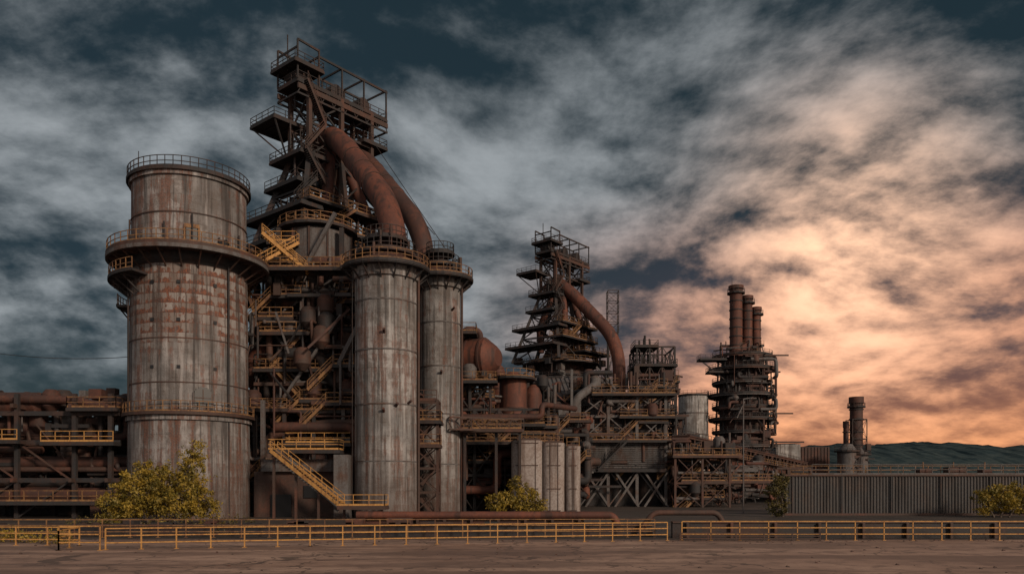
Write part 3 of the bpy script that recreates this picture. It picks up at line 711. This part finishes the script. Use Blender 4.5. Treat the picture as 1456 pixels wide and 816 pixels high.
b.lathe((-57,91,9),[(1.2,0),(1.6,1.5),(1.2,5),(.3,5.6)],'brown',18); b.lathe((-51.5,91,9),[(1.5,0),(1.5,3),(.9,4.3)],'steel',18)
b.deck(-72,-54,84.4,86,8.6,'dark','yel','S'); b.deck(-51.5,-43.5,84.4,86,8.4,'dark','yel','S')
b.deck(-72,-43.5,84,86,1.9,'dark','yel2','S'); b.stair((-59,84.5,1.9),(-63,84.5,5.8),1.1)
b.box((-74,94.5,0),(-42,100,10),'dark')
b.box((-48,88,0),(-43,93,3),'brown')
b.greeble(-68,-44,87,93,1,12,150,71,decks=False,mats=('dark','brown','rustdk','dark'))
b.greeble(-70,-45,88,92,9,14,60,72,decks=False,mats=('dark','brown','rustdk','steel'),rmax=.3)
b.deck(-49,-43.5,85,88,12.2,'dark','yel2','SWE')
b.obj('pipe_rack')
b=B()
pts=[Vector((-95+ (55)*t, 130-20*t, 27-3.5*t-2.0*math.sin(math.pi*t))) for t in [i/16 for i in range(17)]]
b.sweep(pts,.05,'dark',5,False); b.obj('overhead_cable')

# ---------------------------------------------------------------- foreground kerbs, flume and railings
b=B(); b.box((11,53,0),(75,53.5,1.05),'dark'); b.box((11,52.9,1.05),(75,53.6,1.15),'brown')
for x in range(12,75,3): b.beam((x,52.85,0),(x,52.85,1.05),.18,.2,'brown')
b.pipe([(9,54.6,.4),(10,54.6,1.7),(14.5,54.6,1.7),(15.2,54.6,.4)],.2,'brown',12)
b.obj('yard_parapet_wall')
b=B(); b.box((-11.5,57.5,1.25),(6.5,60,1.55),'brown'); b.box((-11.5,57.6,.1),(6.5,57.9,1.25),'rustdk')
b.pipe([(-11.5,57.3,1.42),(6.2,57.3,1.42),(7.6,57.3,1.42),(7.9,57.3,.2)],.28,'rust',16)
for x in range(-11,7,2): b.beam((x,57.4,0),(x,57.4,1.25),.2,.2,'brown')
b.obj('steel_flume')
b=B(); b.box((-44,55,0),(10,55.4,.75),'dark'); b.box((-44,54.9,.75),(10,55.5,.85),'brown')
R=random.Random(12)
for k in range(46):
    x=R.uniform(-40,10); w=R.uniform(.3,1.8); b.box((x,55.8,0),(x+w,56.8,R.uniform(.6,1.25)),R.choice(('dark','brown','rustdk','dark')))
b.obj('low_kerb_wall')
def fence(pts,mat,name,h=1.15):
    b=B(); pts=[Vector(p) for p in pts]
    b.rail(pts,mat,h=h,step=1.9,t=.065,mid=3,toe=False)
    for a,c2 in zip(pts[:-1],pts[1:]):
        n=max(1,round((c2-a).length/1.9))
        for k in range(n+1):
            q=a.lerp(c2,k/n); b.box((q.x-.11,q.y-.11,0),(q.x+.11,q.y+.11,.03),mat)
    return b.obj(name)
fence([(-25.2,43,0),(-22.9,43,0)],'yel','safety_railing',1.35)
fence([(-25.2,43,0),(-26,46.5,0),(-40,47.5,0)],'yel','safety_railing',1.1)
fence([(-22.8,43.4,0),(-12,46,0),(10.2,50.8,0)],'yel','safety_railing',1.2)
fence([(-38,53.5,0),(10,54.2,0)],'yel2','safety_railing',1.25)
fence([(11.2,51,0),(74,51,0)],'yel','safety_railing',1.25)
fence([(11,50.6,0),(20,50.2,0)],'brown','safety_railing',.5)
b=B(); R=random.Random(2)
for k in range(260):
    x=R.uniform(-34,38);y=R.uniform(30,50) if k<120 else R.gauss(50.3,.6);w=R.uniform(.02,.09)
    vs=[(x-w,y-w,.004),(x+w,y-w,.004),(x+w*.8,y+w,.004),(x-w,y+w*.7,.004),(x-w*.5,y-w*.5,w*.8),(x+w*.6,y-w*.4,w*.6),(x+w*.4,y+w*.5,w*.7),(x-w*.5,y+w*.3,w*.9)]
    b.add(vs,[(4,5,6,7),(0,1,5,4),(1,2,6,5),(2,3,7,6),(3,0,4,7)],'brown')
b.obj('gravel_debris')

# ---------------------------------------------------------------- ground
def gmat(name,cols,crack=True,sc=1.0):
    m,nt,p=newmat(name); co=nd(nt,'ShaderNodeTexCoord').outputs['Object']
    n1=noise(nt,co,.06*sc,7,.6,.8,(1,2.2,1)); n2=noise(nt,co,.7*sc,8,.7,.3); n3=noise(nt,co,9,4,.7)
    c=mixc(nt,sstep(nt,n1,.35,.65),cols[0],cols[1]); c=mixc(nt,mth(nt,'MULTIPLY',sstep(nt,n2,.45,.65),.7),c,cols[2]); c=mixc(nt,mth(nt,'MULTIPLY',sstep(nt,n3,.5,.7),.5),c,cols[2])
    h=mth(nt,'ADD',n2,mth(nt,'MULTIPLY',n3,.5))
    if crack:
        v=nd(nt,'ShaderNodeTexVoronoi',feature='DISTANCE_TO_EDGE')
        wob=nd(nt,'ShaderNodeTexNoise'); nt.links.new(co,wob.inputs['Vector']); wob.inputs['Scale'].default_value=.5; wob.inputs['Detail'].default_value=6
        ww=vmth(nt,'ADD',co,vmth(nt,'MULTIPLY',wob.outputs['Color'],(5,5,0)).outputs[0]).outputs[0]
        nt.links.new(ww,v.inputs['Vector']); v.inputs['Scale'].default_value=.16
        cr=mth(nt,'LESS_THAN',v.outputs['Distance'],.012)
        c=mixc(nt,mth(nt,'MULTIPLY',cr,.7),c,(.035,.022,.016)); h=mth(nt,'SUBTRACT',h,cr)
        sx=nd(nt,'ShaderNodeSeparateXYZ'); nt.links.new(co,sx.inputs[0])
        j=mth(nt,'LESS_THAN',mth(nt,'FRACT',mth(nt,'DIVIDE',sx.outputs[1],6.5)),.012)
        c=mixc(nt,mth(nt,'MULTIPLY',j,mth(nt,'MULTIPLY',n2,1.0)),c,(.04,.026,.02))
        n4=noise(nt,co,.12,5,.6,.5,(.35,2.5,1)); c=mixc(nt,mth(nt,'MULTIPLY',sstep(nt,n4,.45,.58),.75),c,cols[2])
    setin(nt,p.inputs['Base Color'],c); setin(nt,p.inputs['Roughness'],sstep(nt,n1,.3,.7,.55,.9)); bump(nt,p,h,.5,.04)
    return m
M['plaza']=gmat('worn_concrete_yard',((.27,.165,.12),(.40,.26,.195),(.13,.078,.058)))
M['dirt']=gmat('cinder_ground',((.035,.027,.023),(.065,.045,.034),(.02,.016,.014)),False,3)
b=B(); b.add([(-4000,-300,0),(4000,-300,0),(4000,6000,0),(-4000,6000,0)],[(0,1,2,3)],'dirt'); b.obj('ground')
b=B(); b.add([(-120,-60,.004),(120,-60,.004),(120,51.8,.004),(-120,51.8,.004)],[(0,1,2,3)],'plaza'); b.obj('pavement')

# hills
mh,nt,p=newmat('forested_hill'); co_=nd(nt,'ShaderNodeTexCoord').outputs['Object']
n1=noise(nt,co_,.03,8,.75); c_=mixc(nt,sstep(nt,n1,.38,.62),(.032,.050,.056),(.060,.078,.078)); setin(nt,p.inputs['Base Color'],c_); p.inputs['Roughness'].default_value=1; p.inputs['Specular IOR Level'].default_value=.0
M['hill']=mh
b=B(); from mathutils import noise as mn
nx,ny=300,16; vs=[]
for j in range(ny):
    for i in range(nx):
        x=300+i*8.; y=1400+j*60.
        t=j/(ny-1); prof=math.sin(math.pi*t*.5)
        e=min(1,max(0,(x-450)/520)); e=e*e*(3-2*e)
        h=(64+56*e+18*mn.noise(Vector((x*.004,3,0)))+7*mn.noise(Vector((x*.02,y*.02,0)))+8*mn.noise(Vector((x*.11,y*.05,2)))) *min(1,max(0,(x-600)/140))
        vs.append((x,y,-1+h*prof))
fs=[(j*nx+i,j*nx+i+1,(j+1)*nx+i+1,(j+1)*nx+i) for j in range(ny-1) for i in range(nx-1)]
b.add(vs,fs,'hill',False); b.obj('hill')

# ---------------------------------------------------------------- vegetation
def leafmat(name,a,b2,c3):
    m,nt,p=newmat(name); co=nd(nt,'ShaderNodeTexCoord').outputs['Object']
    n1=noise(nt,co,.9,4,.6); n2=noise(nt,co,5,3,.6)
    c=mixc(nt,sstep(nt,n1,.38,.62),a,b2); c=mixc(nt,mth(nt,'MULTIPLY',sstep(nt,n2,.5,.7),.6),c,c3)
    setin(nt,p.inputs['Base Color'],c); p.inputs['Roughness'].default_value=.6
    tr=nd(nt,'ShaderNodeBsdfTranslucent'); setin(nt,tr.inputs[0],c); mx=nd(nt,'ShaderNodeMixShader'); mx.inputs[0].default_value=.3
    out=[n for n in nt.nodes if n.type=='OUTPUT_MATERIAL'][0]
    nt.links.new(p.outputs[0],mx.inputs[1]); nt.links.new(tr.outputs[0],mx.inputs[2]); nt.links.new(mx.outputs[0],out.inputs[0])
    return m
M['leaf']=leafmat('yellow_green_leaves',(.15,.125,.024),(.36,.25,.035),(.46,.26,.03))
M['leaf2']=leafmat('olive_leaves',(.05,.05,.018),(.13,.10,.025),(.20,.12,.03))
M['bark']=rusty('tree_bark',(.07,.05,.04),(.10,.07,.05),(.03,.02,.018))
def tree(base,lobes,name,seed,leaves=5000,ls=.17,mat='leaf'):
    R=random.Random(seed); b=B(); bx,by=base
    for (lx,ly,lz,rx,rz) in lobes:
        st=Vector((bx+lx*.35+R.uniform(-.4,.4),by+ly*.3,0)); en=Vector((bx+lx,by+ly,lz+rz*.6)); midp=(st+en)/2+Vector((R.uniform(-.4,.4),R.uniform(-.3,.3),0))
        b.sweep([st,midp,en],.13 if rz>.6 else .03,'bark',7,r2=.02)
        for k in range(7):
            t=R.uniform(.4,1); q=midp.lerp(en,t); e=Vector((bx+lx+R.uniform(-1,1)*rx,by+ly+R.uniform(-1,1)*rx,max(.1,lz+R.uniform(-.4,1)*rz))); b.sweep([q,(q+e)/2+Vector((0,0,.2*min(1,rz))),e],.045 if rz>.6 else .015,'bark',5,r2=.012)
    tot=sum(l[3]**2*l[4] for l in lobes)
    for (lx,ly,lz,rx,rz) in lobes:
        nl=int(leaves*(rx*rx*rz)/tot); ncl=max(6,nl//45)
        for k in range(ncl):
            while True:
                v=Vector((R.uniform(-1,1),R.uniform(-1,1),R.uniform(-1,1)))
                if .25<v.length<1.12: break
            cc=Vector((bx+lx+v.x*rx,by+ly+v.y*rx,max(.15,lz+v.z*rz))); cr=R.uniform(.2,.55)
            dr=Vector((R.gauss(0,1),R.gauss(0,1),R.uniform(.2,1.6))).normalized()
            for m_ in range(45):
                p=cc+dr*R.uniform(-.5,.9)*cr*1.6+Vector((R.gauss(0,cr*.45),R.gauss(0,cr*.45),R.gauss(0,cr*.38)))
                if p.z<.02: continue
                n=Vector((R.gauss(0,1),R.gauss(0,1),R.gauss(0,1)+.6)).normalized(); a=n.orthogonal().normalized(); a.rotate(Matrix.Rotation(R.uniform(0,6.28),3,n)); c2=n.cross(a); s1=ls*R.uniform(.6,1.3)
                b.add([p-a*s1,p+c2*s1*.45,p+a*s1,p-c2*s1*.45],[(0,1,2,3)],mat)
    return b.obj(name)
tree((-32.8,72),[(-4.0,0,1.3,1.8,1.5),(-2.2,0,2.8,2.0,2.1),(-.5,.3,3.2,2.1,2.2),(1.6,0,2.6,2.1,2.2),(2.6,.4,4.6,1.4,2.1),(3.0,.3,6.6,.75,1.7),(4.1,0,1.8,1.6,1.6),(-1.6,.2,5.0,1.0,1.1)],'leafy_tree',1,20000,.15)
tree((.5,86),[(-1.5,0,1.4,1.5,1.4),(.6,0,2.0,1.5,1.8),(2.2,0,1.2,1.2,1.2),(.2,.2,3.6,.7,1.0)],'leafy_tree',2,6000,.16)
tree((30.6,89),[(0,0,2.2,1.1,2.2),(.6,0,4.0,.7,1.0)],'leafy_shrub',3,2500,.16,'leaf2')
tree((55.6,88),[(-1.6,0,1.8,1.5,1.4),(.8,0,2.2,1.7,1.6),(3,0,1.9,1.6,1.4)],'leafy_shrub',4,6000,.16)
R=random.Random(8)
tree((-30,48.5),[(R.uniform(-6,2),R.uniform(-1,3),.25,.9,.25) for k in range(6)],'weed_clump',5,2500,.09)
tree((-24,56.3),[(R.uniform(-8,22),R.uniform(-.5,.5),.5,.8,.5) for k in range(9)],'weed_clump',6,3500,.1,'leaf2')

# ---------------------------------------------------------------- sky
W=bpy.data.worlds.new('World'); S.world=W; W.use_nodes=True; nt=W.node_tree; nt.nodes.clear()
out=nd(nt,'ShaderNodeOutputWorld'); 
d=nd(nt,'ShaderNodeTexCoord').outputs['Generated']
sp=nd(nt,'ShaderNodeSeparateXYZ'); nt.links.new(d,sp.inputs[0]); X,Y,Z=sp.outputs
den=mth(nt,'ADD',mth(nt,'MAXIMUM',Z,0.0),.30)
cb=nd(nt,'ShaderNodeCombineXYZ'); setin(nt,cb.inputs[0],mth(nt,'DIVIDE',X,den)); setin(nt,cb.inputs[1],mth(nt,'DIVIDE',Y,den)); cb.inputs[2].default_value=1.3
P=cb.outputs[0]
def cl(off=(0,0,0)):
    v=vmth(nt,'ADD',P,off).outputs[0]
    return noise(nt,v,1.7,9,.60,.15)
n0=cl(); n1=cl((.03,.075,0))
bil=mth(nt,'ABSOLUTE',mth(nt,'SUBTRACT',noise(nt,P,3.4,6,.55,.1),.5))
rel=mth(nt,'MULTIPLY',mth(nt,'SUBTRACT',n0,n1),6.0)
big=noise(nt,vmth(nt,'ADD',P,(7.3,2.2,0)).outputs[0],1.0,3,.5,.2)
warm=mth(nt,'MULTIPLY',sstep(nt,X,-.10,.36),sstep(nt,Z,.37,.18))
gd=Vector((.39,.88,.265)).normalized()
dt=vmth(nt,'DOT_PRODUCT',d,tuple(gd)).outputs['Value']
glow=mth(nt,'POWER',mth(nt,'MAXIMUM',dt,0.0),110.0)
glow2=mth(nt,'POWER',mth(nt,'MAXIMUM',dt,0.0),16.0)
t=mth(nt,'ADD',mth(nt,'MULTIPLY',mth(nt,'SUBTRACT',n0,.5),4.2),-.06)
t=mth(nt,'ADD',t,mth(nt,'MULTIPLY',bil,1.8))
t=mth(nt,'ADD',t,rel); t=mth(nt,'ADD',t,mth(nt,'MULTIPLY',mth(nt,'SUBTRACT',big,.5),3.2))
t=mth(nt,'ADD',t,mth(nt,'MULTIPLY',glow2,.42))
dk=mth(nt,'MULTIPLY',sstep(nt,X,.05,.28),sstep(nt,Z,.29,.36)); t=mth(nt,'SUBTRACT',t,mth(nt,'MULTIPLY',dk,.50))
dk2=mth(nt,'MULTIPLY',sstep(nt,X,-.1,-.4),sstep(nt,Z,.25,.05)); t=mth(nt,'MULTIPLY',t,mth(nt,'SUBTRACT',1.0,mth(nt,'MULTIPLY',dk2,.4)))
t=sstep(nt,t,-.75,1.85)
lo=mixc(nt,warm,(.010,.022,.028),(.050,.042,.052))
lowz=sstep(nt,Z,.19,.02)
hi=mixc(nt,warm,(.32,.345,.36),(1.0,.45,.25))
hi=mixc(nt,mth(nt,'MULTIPLY',lowz,mth(nt,'SUBTRACT',1.0,warm)),hi,(.12,.14,.16))
hr=mth(nt,'MULTIPLY',lowz,warm)
lo=mixc(nt,hr,lo,(.34,.125,.065)); hi=mixc(nt,hr,hi,(1.05,.43,.18))
col=mixc(nt,t,lo,hi)
col=mixc(nt,mth(nt,'MULTIPLY',glow,mth(nt,'MULTIPLY',t,1.3),clamp=True),col,(1.35,.80,.50))
back_fill=sstep(nt,Y,.0,-.6)  # unseen sky behind the camera, brightened to light the structure fronts
col=mixc(nt,back_fill,col,mixc(nt,sstep(nt,n0,.3,.7),(.27,.25,.25),(.58,.53,.49)))
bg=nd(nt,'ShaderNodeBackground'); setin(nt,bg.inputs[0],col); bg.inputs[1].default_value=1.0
sky=nd(nt,'ShaderNodeTexSky',sky_type='NISHITA'); sky.sun_disc=False
SE,SA=22,138
sky.sun_elevation=math.radians(SE); sky.sun_rotation=math.radians(SA)
bg2=nd(nt,'ShaderNodeBackground'); nt.links.new(sky.outputs[0],bg2.inputs[0]); bg2.inputs[1].default_value=.004
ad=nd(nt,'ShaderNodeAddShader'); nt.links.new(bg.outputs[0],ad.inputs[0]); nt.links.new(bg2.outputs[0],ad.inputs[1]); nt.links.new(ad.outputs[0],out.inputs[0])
# soft sun lamp added behind the camera to light fronts, away from the cloud glow
L=bpy.data.lights.new('sun','SUN'); L.energy=2.6; L.angle=math.radians(8); L.color=(1,.80,.62)
lo_=bpy.data.objects.new('sun',L); S.collection.objects.link(lo_)
el=math.radians(SE); az=math.radians(SA)   # azimuth clockwise from +Y
dirv=Vector((math.sin(az)*math.cos(el),math.cos(az)*math.cos(el),math.sin(el)))
lo_.rotation_euler=dirv.to_track_quat('Z','Y').to_euler()
